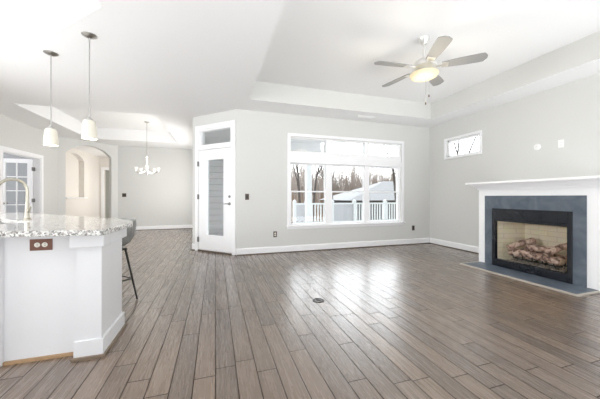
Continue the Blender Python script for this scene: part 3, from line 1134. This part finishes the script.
# the cabinet is solid in shape but open under the sink, so cut the body there
def cut_body():
    body = bpy.data.objects['cabinet_body']
    bm = bmesh.new()
    off = Vector((-1.1, 2.5, 0))
    pts = [(-0.785, 2.30), (-0.785, 2.66), (-0.98, 2.70), (-2.40, 4.12), (-3.02, 3.5), (-1.80, 2.30)]
    inner = [smx @ Vector(p) for p in ((-SHX - .02, -SHY - .02, 0), (SHX + .02, -SHY - .02, 0), (SHX + .02, SHY + .02, 0), (-SHX - .02, SHY + .02, 0))]
    loops = []
    for P in (pts, inner):
        vs = [bm.verts.new((p[0] - off.x, p[1] - off.y, 0.0)) for p in P]
        loops.append([bm.edges.new((vs[i], vs[(i + 1) % len(vs)])) for i in range(len(vs))])
    r = bmesh.ops.triangle_fill(bm, use_beauty=True, edges=loops[0] + loops[1])
    fs = [g for g in r['geom'] if isinstance(g, bmesh.types.BMFace)]
    ex = bmesh.ops.extrude_face_region(bm, geom=fs)
    vs = [g for g in ex['geom'] if isinstance(g, bmesh.types.BMVert)]
    bmesh.ops.translate(bm, verts=vs, vec=(0, 0, 0.868))
    bmesh.ops.recalc_face_normals(bm, faces=bm.faces[:])
    bm.to_mesh(body.data)
    bm.free()


cut_body()
sink()


def faucet():
    p0 = SC - SWv * 0.285
    f = empty('kitchen_faucet', (p0.x, p0.y, 0.905), 'tall champagne gooseneck faucet behind the sink', 'faucet')
    MB().lathe([(0, 0), (0.03, 0), (0.03, 0.006), (0.022, 0.012), (0.019, 0.05), (0.0165, 0.12), (0.0135, 0.16), (0, 0.16)], (0, 0, 0), 20).build('body', M['champagne'], f, smooth=True)
    pts = [Vector((0, 0, 0.15)), Vector((0, 0, 0.27))]
    R = 0.1
    for k in range(1, 13):
        a = PI * k / 12
        pts.append(SWv * (R - R * math.cos(a)) + Vector((0, 0, 0.27 + R * math.sin(a) * 1.05)))
    MB().tube(pts, 0.0125, 14).build('spout', M['champagne'], f, smooth=True)
    e = SWv * 0.2
    MB().lathe([(0, 0.275), (0.013, 0.275), (0.0165, 0.22), (0.018, 0.18), (0, 0.18)], (e.x, e.y, 0), 16).build('spray_head', M['champagne'], f, smooth=True)
    h = SU * -1
    MB().tube([Vector((0, 0, 0.075)) + h * 0.015, Vector((0, 0, 0.08)) + h * 0.04, Vector((0, 0, 0.12)) + h * 0.075], [0.011, 0.009, 0.006], 10).build('lever', M['champagne'], f, smooth=True)


faucet()

# ------------------------------------------------------------------ wall plates
def plate(name, loc, normal_rz, w, h, material, label, cat, kind):
    """local: x along the wall, -y out of the wall (towards the room)"""
    o = empty(name, loc, label, cat, rz=normal_rz)
    MB().box(-w / 2, w / 2, -0.006, 0.0, -h / 2, h / 2).build('cover_plate', material[0], o, bevel=0.0015)
    if kind == 'duplex_v' or kind == 'duplex_h':
        for s in (-1, 1):
            c = (0, -0.006, s * 0.02) if kind == 'duplex_v' else (s * 0.021, -0.006, 0)
            m4 = Matrix.Translation(c) @ Matrix.Rotation(PI / 2, 4, 'X')
            r = MB().lathe([(0, 0), (0.0165, 0), (0.0165, 0.002), (0, 0.002)], (0, 0, 0), 20, m4).build('receptacle', material[1], o)
            sl = MB()
            for dx in (-0.006, 0.006):
                if kind == 'duplex_v':
                    sl.box(c[0] + dx - 0.0012, c[0] + dx + 0.0012, -0.0086, -0.0078, c[2] - 0.003, c[2] + 0.006)
                else:
                    sl.box(c[0] - 0.003, c[0] + 0.006, -0.0086, -0.0078, c[2] + dx - 0.0012, c[2] + dx + 0.0012)
            sl.build('slots', M['dark'], r)
    elif kind == 'switch':
        r = MB().box(-0.016, 0.016, -0.009, -0.005, -0.032, 0.032).build('rocker', material[1], o, bevel=0.001)
    elif kind == 'switch2':
        for s in (-1, 1):
            MB().box(s * 0.023 - 0.015, s * 0.023 + 0.015, -0.009, -0.005, -0.032, 0.032).build('rocker', material[1], o, bevel=0.001)
    return o


plate('power_outlet', (-1.145, 2.30, 0.79), 0, 0.125, 0.078, (M['brown'], M['ivory']), 'red-brown horizontal outlet plate on the white peninsula panel', 'outlet', 'duplex_h')
plate('light_switch', (0.58, YN, 1.12), 0, 0.075, 0.118, (M['bronze'], M['dark']), 'dark bronze switch plate on the wall beside the patio door', 'light switch', 'switch')
plate('power_outlet', (1.13, YN, 0.375), 0, 0.072, 0.116, (M['bronze'], M['ivory']), 'dark outlet plate low on the wall between patio door and window', 'outlet', 'duplex_v')
plate('power_outlet', (4.45, YN, 0.385), 0, 0.072, 0.116, (M['bronze'], M['dark']), 'dark outlet plate low on the wall beyond the large window near the corner', 'outlet', 'duplex_v')
plate('light_switch', (-2.87, YD, 1.175), 0, 0.12, 0.12, (M['bronze'], M['dark']), 'dark square switch plate on the pale dining wall', 'light switch', 'switch2')
plate('cable_outlet', (XE, 2.648, 1.915), -PI / 2, 0.07, 0.115, (M['plate'], M['plate']), 'white rectangular outlet plate high above the mantel', 'outlet', 'duplex_v')
rp = empty('round_cover', (XE, 2.96, 1.922), 'round white cover plate high above the mantel', 'cover plate', rz=-PI / 2)
MB().lathe([(0, 0), (0.05, 0), (0.05, 0.004), (0.044, 0.008), (0, 0.009)], (0, 0, 0), 28, Matrix.Rotation(PI / 2, 4, 'X')).build('cover', M['plate'], rp, smooth=True)
MB().lathe([(0, 0.009), (0.006, 0.009), (0.006, 0.011), (0, 0.011)], (0, 0, 0), 10, Matrix.Rotation(PI / 2, 4, 'X')).build('screw', M['nickel'], rp)

fo = empty('floor_outlet', (1.06, 2.70, 0.0), 'round metal floor outlet set in the wood planks', 'floor outlet')
MB().lathe([(0.058, 0), (0.062, 0.001), (0.060, 0.005), (0.044, 0.006), (0.042, 0.002), (0.042, 0.0)], (0, 0, 0), 28).build('ring', M['dark'], fo, smooth=True)
MB().lathe([(0, 0.0), (0.042, 0.0), (0.042, 0.003), (0, 0.003)], (0, 0, 0), 24).build('cover', M['outletmetal'], fo)
MB().box(-0.026, 0.026, -0.010, 0.010, 0.003, 0.009, Matrix.Rotation(2.4, 4, 'Z')).build('flip_lid', M['dark'], fo)

cv = empty('ceiling_vent', (2.98, 4.93, H), 'white air register in the ceiling border above the large window', 'vent')
v = MB()
for a in ((-0.2, 0.2, -0.06, -0.045), (-0.2, 0.2, 0.045, 0.06), (-0.2, -0.185, -0.045, 0.045), (0.185, 0.2, -0.045, 0.045)):
    v.box(*a, -0.008, 0)
v.build('frame', M['plate'], cv)
v = MB()
for i in range(6):
    v.box(-0.185, 0.185, -0.041 + i * 0.015, -0.034 + i * 0.015, -0.005, 0)
v.build('louvers', M['plate'], cv)

# ------------------------------------------------------------------ pendants
def pendant(loc, label):
    p = empty('pendant_lamp', (loc[0], loc[1], H), label, 'pendant lamp', group='pendant lamps over the peninsula')
    MB().lathe([(0, -0.028), (0.022, -0.026), (0.055, -0.012), (0.068, -0.004), (0.068, 0), (0, 0)], (0, 0, 0), 28).build('canopy', M['nickel'], p, smooth=True)
    MB().tube([(0, 0, -0.02), (0, 0, -0.86)], 0.0055, 8).build('rod', M['nickel'], p)
    MB().lathe([(0, -0.882), (0.03, -0.882), (0.03, -0.868), (0.012, -0.85), (0, -0.85)], (0, 0, 0), 20).build('socket_cap', M['nickel'], p, smooth=True)
    MB().lathe([(0.028, -0.88), (0.05, -0.886), (0.057, -0.92), (0.064, -1.0), (0.067, -1.07), (0.063, -1.07), (0.060, -1.0), (0.053, -0.92), (0.028, -0.886)], (0, 0, 0), 28).build('shade', M['shade'], p, smooth=True)
    MB().lathe([(0, -0.91), (0.016, -0.93), (0.026, -0.97), (0.018, -1.0), (0, -1.008)], (0, 0, 0), 16).build('bulb', M['frost'], p, smooth=True)
    return p


p1 = pendant((-1.243, 3.298), 'pendant lamp with cream glass shade hanging over the free end of the counter')
dup(p1, (-1.826, 3.845, H), label='pendant lamp with cream glass shade on the sink side, the left of the two')
point_light('pendant_glow', (-1.243, 3.298, 1.70), 3, 0.05)
point_light('pendant_glow', (-1.826, 3.845, 1.70), 3, 0.05)

# ------------------------------------------------------------------ chandelier
def chandelier():
    c = empty('chandelier', (-1.75, 8.06, HT), 'nickel chandelier with upturned frosted glass shades in the dining room', 'chandelier')
    MB().lathe([(0, -0.03), (0.02, -0.028), (0.055, -0.01), (0.065, 0), (0, 0)], (0, 0, 0), 24).build('canopy', M['nickel'], c, smooth=True)
    MB().tube([(0, 0, -0.02), (0, 0, -0.9)], 0.006, 8).build('rod', M['nickel'], c)
    MB().lathe([(0, -0.88), (0.012, -0.9), (0.03, -0.93), (0.012, -0.97), (0.018, -1.1), (0.022, -1.22), (0.045, -1.3), (0.05, -1.34), (0.02, -1.39), (0.01, -1.42), (0, -1.43)], (0, 0, 0), 20).build('column', M['chrome'], c, smooth=True)
    for k in range(5):
        a = math.radians(10 - 17.5 + 72 * k)
        d = Vector((math.cos(a), math.sin(a), 0))
        pts = [d * 0.02 + Vector((0, 0, -1.31))]
        for t in (0.25, 0.5, 0.75, 1.0):
            pts.append(d * (0.02 + 0.25 * t) + Vector((0, 0, -1.31 - 0.075 * math.sin(t * PI * 0.85) + 0.02 * t)))
        arm = MB().tube(pts, 0.007, 8).build('arm', M['chrome'], c, smooth=True)
        e = pts[-1]
        MB().lathe([(0, -0.012), (0.028, -0.008), (0.03, 0.0), (0.012, 0.01), (0.012, 0.03), (0, 0.03)], (e.x, e.y, e.z), 16).build('cup', M['chrome'], arm, smooth=True)
        MB().lathe([(0.02, 0.02), (0.036, 0.028), (0.047, 0.055), (0.053, 0.10), (0.049, 0.10), (0.043, 0.057), (0.032, 0.034), (0.02, 0.026)], (e.x, e.y, e.z), 20).build('shade', M['frost'], arm, smooth=True)


chandelier()
for k in range(5):
    a = math.radians(10 - 17.5 + 72 * k)
    point_light('chandelier_glow', (-1.75 + 0.27 * math.cos(a), 8.06 + 0.27 * math.sin(a), HT - 1.31 + 0.2), 1.2, 0.04, (1, 0.93, 0.82))

# ------------------------------------------------------------------ ceiling fan
def fan():
    f = empty('ceiling_fan', (2.511, 2.757, HT), 'five-blade white and nickel ceiling fan with a lit glass bowl', 'ceiling fan')
    MB().lathe([(0, -0.075), (0.03, -0.075), (0.045, -0.05), (0.068, -0.02), (0.07, 0), (0, 0)], (0, 0, 0), 28).build('canopy', M['fanmetal'], f, smooth=True)
    MB().tube([(0, 0, -0.07), (0, 0, -0.26)], 0.014, 12).build('downrod', M['fanmetal'], f, smooth=True)
    MB().lathe([(0, -0.24), (0.03, -0.245), (0.06, -0.262), (0.115, -0.30), (0.14, -0.335), (0.142, -0.37), (0.115, -0.395), (0.075, -0.405), (0.075, -0.435), (0.10, -0.445), (0, -0.45)], (0, 0, 0), 36).build('motor_housing', M['fanmetal'], f, smooth=True)
    MB().lathe([(0.06, -0.44), (0.165, -0.446), (0.172, -0.454), (0.158, -0.482), (0.12, -0.502), (0.06, -0.513), (0, -0.515)], (0, 0, 0), 32).build('light_bowl', M['bowl'], f, smooth=True)
    MB().lathe([(0, -0.535), (0.012, -0.53), (0.016, -0.514), (0, -0.511)], (0, 0, 0), 14).build('finial', M['fanmetal'], f, smooth=True)
    for k in range(5):
        a = math.radians(30 + 72 * k)
        rz = Matrix.Rotation(a, 4, 'Z')
        tilt = Matrix.Translation((0, 0, -0.375)) @ Matrix.Rotation(math.radians(-12), 4, 'X')
        ir = MB()
        ir.box(0.11, 0.24, -0.018, 0.018, -0.006, 0.002, rz @ tilt)
        ir.box(0.20, 0.27, -0.045, 0.045, -0.006, -0.001, rz @ tilt)
        b = MB()
        pts = []
        n = 14
        for i in range(n + 1):
            t = i / n
            x = 0.20 + 0.47 * t
            w = 0.052 + 0.022 * math.sin(min(1, t * 1.25) * PI / 2)
            if t > 0.9: w *= math.sqrt(max(0.0, 1 - ((t - 0.9) / 0.105) ** 2))
            pts.append((x, w))
        poly = [(x, -w) for x, w in pts] + [(x, w) for x, w in pts[::-1]]
        b.prism(poly, 0.0, 0.008, rz @ tilt)
        bl = b.build('blade', M['fanblade'], f)
        ir.build('blade_iron', M['fanmetal'], bl)
    for dx, z in ((0.03, -0.72), (-0.02, -0.82)):
        ch = MB().tube([(dx, -0.05, -0.45), (dx, -0.05, z)], 0.002, 6).build('pull_chain', M['nickel'], f)
        MB().lathe([(0, 0.0), (0.006, -0.004), (0.009, -0.03), (0, -0.04)], (dx, -0.05, z), 10).build('chain_fob', M['bronze'], ch, smooth=True)


fan()
point_light('fan_glow', (2.511, 2.757, HT - 0.80), 15, 0.28, (1, 0.9, 0.72))

# ------------------------------------------------------------------ bar stool
def stool():
    C0 = (-1.105, 3.335, 0)
    s = empty('bar_stool', C0, 'grey bucket-seat bar stool with black metal legs tucked under the counter end', 'bar stool', rz=math.radians(45))
    # local +x = towards the back of the stool, y = across
    prof = [(-0.20, 0.60), (-0.16, 0.612), (-0.08, 0.60), (0.02, 0.59), (0.10, 0.595), (0.155, 0.62), (0.20, 0.67), (0.227, 0.74), (0.243, 0.81), (0.25, 0.875)]
    mb = MB()
    n = 14
    inner, outer = [], []
    for i, (x, z) in enumerate(prof):
        a, b = prof[max(0, i - 1)], prof[min(len(prof) - 1, i + 1)]
        t = Vector((b[0] - a[0], 0, b[1] - a[1])).normalized()
        nrm = Vector((-t.z, 0, t.x))           # towards the sitter
        v = i / (len(prof) - 1)
        hw = 0.205 + 0.02 * math.sin(v * PI)
        if v > 0.75: hw *= 1 - 0.10 * ((v - 0.75) / 0.25) ** 2
        ri, ro = [], []
        for k in range(n + 1):
            u = -1 + 2 * k / n
            lift = 0.085 * abs(u) ** 2.6 * (0.35 + 0.65 * min(1, v * 1.6))
            drop = -0.02 * abs(u) ** 3 * (1 if v > 0.8 else 0)
            p = Vector((x, u * hw, z + drop)) + nrm * lift
            ri.append(mb.bm.verts.new(p))
            ro.append(mb.bm.verts.new(p - nrm * 0.022))
        inner.append(ri); outer.append(ro)
    for A, rev in ((inner, False), (outer, True)):
        for i in range(len(A) - 1):
            for k in range(n):
                q = [A[i][k], A[i + 1][k], A[i + 1][k + 1], A[i][k + 1]]
                mb.bm.faces.new(q[::-1] if rev else q)
    m_ = len(prof) - 1
    for k in range(n):
        mb.bm.faces.new([inner[0][k], inner[0][k + 1], outer[0][k + 1], outer[0][k]])
        mb.bm.faces.new([inner[m_][k + 1], inner[m_][k], outer[m_][k], outer[m_][k + 1]])
    for i in range(m_):
        mb.bm.faces.new([inner[i + 1][0], inner[i][0], outer[i][0], outer[i + 1][0]])
        mb.bm.faces.new([inner[i][n], inner[i + 1][n], outer[i + 1][n], outer[i][n]])
    mb.build('seat_shell', M['stool'], s, smooth=True)
    fr = MB()
    fr.box(-0.14, 0.14, -0.13, 0.13, 0.545, 0.565)
    fr.build('seat_frame', M['dark'], s, bevel=0.006)
    for sx in (-1, 1):
        for sy in (-1, 1):
            MB().tube([(sx * 0.125, sy * 0.12, 0.555), (sx * 0.205, sy * 0.20, 0.0)], [0.011, 0.009], 10).build('leg', M['dark'], s, smooth=True)
    def at(z):
        t = (0.555 - z) / 0.555
        return 0.125 + 0.08 * t, 0.12 + 0.08 * t
    x, y = at(0.23)
    for a, b in (((-x, -y), (x, -y)), ((x, -y), (x, y)), ((x, y), (-x, y)), ((-x, y), (-x, -y))):
        MB().tube([(a[0], a[1], 0.23), (b[0], b[1], 0.23)], 0.007, 8).build('stretcher', M['dark'], s)


stool()

# ------------------------------------------------------------------ outside
def ground_z(x, y):
    if y < 11: return -0.35
    t = min(1, (y - 11) / 8)
    z = -0.35 - 2.4 * t
    if y > 22: z += (y - 22) * 0.085
    return z


gm = MB()
xs = [-40 + 4 * i for i in range(26)]
ys = [5.4, 8, 11, 13, 15, 17, 19, 22, 26, 30, 36, 44, 54, 66]
grid = [[gm.bm.verts.new((x, y, ground_z(x, y) + (random.uniform(-0.25, 0.25) if y > 20 else 0))) for x in xs if True] for y in ys]
for j in range(len(ys) - 1):
    for i in range(len(xs) - 1):
        if ys[j] < 14.7 and xs[i] < -0.2: continue
        gm.bm.faces.new([grid[j][i], grid[j][i + 1], grid[j + 1][i + 1], grid[j + 1][i]])
gm.build('ground', M['leaf'], kind='structure', label='leaf-covered ground sloping away behind the house', cat='ground')
MB().prism([(0.47, YN + 0.16), (9.2, YN + 0.16), (9.2, 10.2), (-0.3, 10.2), (-0.3, 6.16)], -0.2, -0.06).build('deck', M['deck'], kind='structure', label='grey deck behind the house', cat='deck')
# porch over the patio door and the left third of the window
MB().prism([(0.46, YN + 0.155), (2.92, YN + 0.155), (2.92, 7.38), (-0.30, 7.38), (-0.30, 6.15)], 2.66, 2.76).build('porch_roof', M['soffit'], kind='structure', label='pale porch ceiling outside the transom panes', cat='porch roof')
MB().box(-0.30, 2.92, 7.22, 7.38, 2.42, 2.66).build('porch_beam', M['soffit'], kind='structure', label='pale beam along the porch edge', cat='beam')
MB().box(-0.28, 1.3, 7.40, 7.5, -0.06, 2.8).build('porch_wall', M['siding'], kind='structure', label='grey lap-sided porch wall seen through the patio door glass', cat='wall')
pp = empty('porch_post', (2.555, 7.30, -0.06), 'square white porch post outside the left part of the large window', 'post')
MB().box(-0.08, 0.08, -0.08, 0.08, 0, 2.48).build('shaft', M['vinyl'], pp)
MB().box(-0.1, 0.1, -0.1, 0.1, 0, 0.14).build('base', M['vinyl'], pp, bevel=0.006)

# railing along the deck
RY = 10.0
rl = empty('deck_railing', (5.5, RY, -0.06), 'white vinyl deck railing with capped posts beyond the large window', 'railing')
posts = [2.93, 3.42, 4.52, 5.53, 7.02, 8.6]
zt, zbm = 0.87, 0.19
for x in posts:
    p = MB().box(x - 5.5 - 0.06, x - 5.5 + 0.06, -0.06, 0.06, 0, 0.98).build('post', M['vinyl'], rl)
    MB().prism([(x - 5.5 - 0.075, -0.075), (x - 5.5 + 0.075, -0.075), (x - 5.5 + 0.075, 0.075), (x - 5.5 - 0.075, 0.075)], 0.98, 1.0).lathe([(0.055, 1.0), (0.06, 1.03), (0.035, 1.06), (0, 1.065)], (x - 5.5, 0, 0), 12).build('post_cap', M['vinyl'], p)
for a, b, solid in ((0, 1, True), (1, 2, False), (2, 3, True), (3, 4, False), (4, 5, False)):
    x0, x1 = posts[a] - 5.5 + 0.06, posts[b] - 5.5 - 0.06
    MB().box(x0, x1, -0.035, 0.035, zt, zt + 0.06).build('top_rail', M['vinyl'], rl)
    MB().box(x0, x1, -0.03, 0.03, zbm - 0.06, zbm).build('bottom_rail', M['vinyl'], rl)
    if solid:
        MB().box(x0, x1, -0.012, 0.012, zbm, zt).build('solid_panel', M['vinylpanel'], rl, label='solid pale grey infill panel')
    else:
        n = int((x1 - x0) / 0.115)
        for i in range(n):
            x = x0 + (i + 0.5) * (x1 - x0) / n
            MB().box(x - 0.02, x + 0.02, -0.018, 0.018, zbm, zt).build('baluster', M['vinyl'], rl)

# neighbour's house
nh = empty('neighbour_house', (17.5, 27.0, -2.6), "neighbour's grey house with a light grey roof beyond the railing", 'house')
MB().box(-4.4, 8.1, -2.6, 4.5, 0, 3.35).build('walls', mat('grey_siding', (0.13, 0.133, 0.137), 0.8), nh)
rf = MB()
e = [(-4.9, -3.1, 3.35), (8.6, -3.1, 3.35), (8.6, 5.0, 3.35), (-4.9, 5.0, 3.35)]
r_ = [(1.9, 0.9, 5.6), (4.6, 0.9, 5.6)]
V = [rf.bm.verts.new(p) for p in e + r_]
for fidx in ((0, 1, 5, 4), (1, 2, 5), (2, 3, 4, 5), (3, 0, 4), (3, 2, 1, 0)):
    rf.bm.faces.new([V[i] for i in fidx])
rf.build('roof', M['roof'], nh)


# bare winter trees
def tree_mesh(seed, h, spread, lean=0.0, thick=1.0):
    rnd = random.Random(seed)
    mb = MB()

    def grow(p, d, ln, r, depth):
        n = 3 if depth > 0 else 2
        pts, q, dd = [p], p, d
        for i in range(n):
            dd = (dd + Vector((rnd.uniform(-1, 1), rnd.uniform(-1, 1), rnd.uniform(-0.3, 0.8))) * 0.13).normalized()
            q = q + dd * ln / n
            pts.append(q)
        rad = [r * (1 - 0.45 * i / n) for i in range(n + 1)]
        mb.tube(pts, rad, 6 if depth > 2 else (4 if depth > 0 else 3), caps=False)
        if depth == 0: return
        k = rnd.choice((2, 3, 3)) if depth > 1 else 3
        for i in range(k):
            t = rnd.uniform(0.35, 1.0) if i else 1.0
            j = min(n, max(1, round(t * n)))
            a = rnd.uniform(0, 2 * PI)
            side = Vector((math.cos(a), math.sin(a), 0)) * spread
            nd = (dd + side + Vector((0, 0, 0.25))).normalized()
            grow(pts[j], nd, ln * rnd.uniform(0.58, 0.8), rad[j] * 0.72, depth - 1)
    grow(Vector((0, 0, -0.3)), Vector((lean, 0, 1)).normalized(), h * 0.34, h * 0.009 * thick, 6)
    return mb


tree_protos = []
for i, (hh, sp) in enumerate(((12.0, 0.45), (14.0, 0.4), (11.0, 0.55), (15.0, 0.36), (13.0, 0.45))):
    tree_protos.append(tree_mesh(20 + i, hh, sp).build('bare_tree', M['bark'], label='slim bare winter tree in the woods beyond the deck railing', cat='tree', group='bare trees in the woods'))
thick_mesh = tree_mesh(41, 21.0, 0.45, thick=0.95).build('temp_tree', M['barkdark']).data
bpy.data.objects.remove(bpy.data.objects['temp_tree'])
rt = random.Random(5)
spots = []
tries = 0
while len(spots) < 130 and tries < 6000:
    tries += 1
    y = rt.uniform(26, 62)
    x = y * rt.uniform(0.22, 0.86)
    if 11 < x < 27 and y < 37: continue
    if min([(x - a) ** 2 + (y - b) ** 2 for a, b in spots] + [99]) < 1.7 ** 2: continue
    spots.append((x, y))
near = [(17, 15.5), (20.5, 18.5), (25, 19), (23, 14.5), (7.9, 24.5), (15.4, 20.0), (11.6, 27.0), (9.3, 25.2), (10.9, 23.6)]
for i, (x, y) in enumerate(spots + near):
    src = tree_protos[i % 5]
    if i < 5:
        o = src
    else:
        o = src.copy()
        C.objects.link(o)
    o.location = (x, y, ground_z(x, y))
    o.rotation_euler = (0, 0, rt.uniform(0, 6.28))
    s_ = rt.uniform(0.75, 1.15)
    o.scale = (s_, s_, s_)
    if i >= len(spots):
        o.data = thick_mesh
        s_ = 0.75 + 0.06 * (i % 4)
        o.scale = (s_, s_, s_)
        o['group'] = 'bare trees near the house'
        o['label'] = 'bare winter tree closer to the house than the woods, tops showing in the high panes'

# tangled dry undergrowth at the edge of the woods, and the thin saplings behind it
def thicket(name, n, y0, y1, lo, hi, r0, seed, m_, label, cat):
    mb = MB()
    rb = random.Random(seed)
    k = 0
    while k < n:
        y = rb.uniform(y0, y1)
        x = y * rb.uniform(0.2, 0.88)
        if 10.5 < x < 28 and y < 38: continue
        k += 1
        z = ground_z(x, y) - 0.1
        L_ = rb.uniform(lo, hi)
        d = Vector((rb.uniform(-0.4, 0.4), rb.uniform(-0.4, 0.4), 1)).normalized()
        p = Vector((x, y, z))
        q = p + d * L_ * 0.5
        d2 = (d + Vector((rb.uniform(-0.4, 0.4), rb.uniform(-0.4, 0.4), 0.3))).normalized()
        mb.tube([p, q, q + d2 * L_ * 0.5], [r0, r0 * 0.7, r0 * 0.25], 3, caps=False)
    return mb.build(name, m_, kind='stuff', label=label, cat=cat)


thicket('undergrowth', 5000, 24, 46, 0.8, 3.6, 0.035, 9, M['brush'], 'tangled dry brown undergrowth at the edge of the woods', 'undergrowth')
thicket('saplings', 5000, 48, 64, 3.0, 7.8, 0.045, 10, M['bark'], 'haze of thin grey saplings deep in the woods', 'saplings')
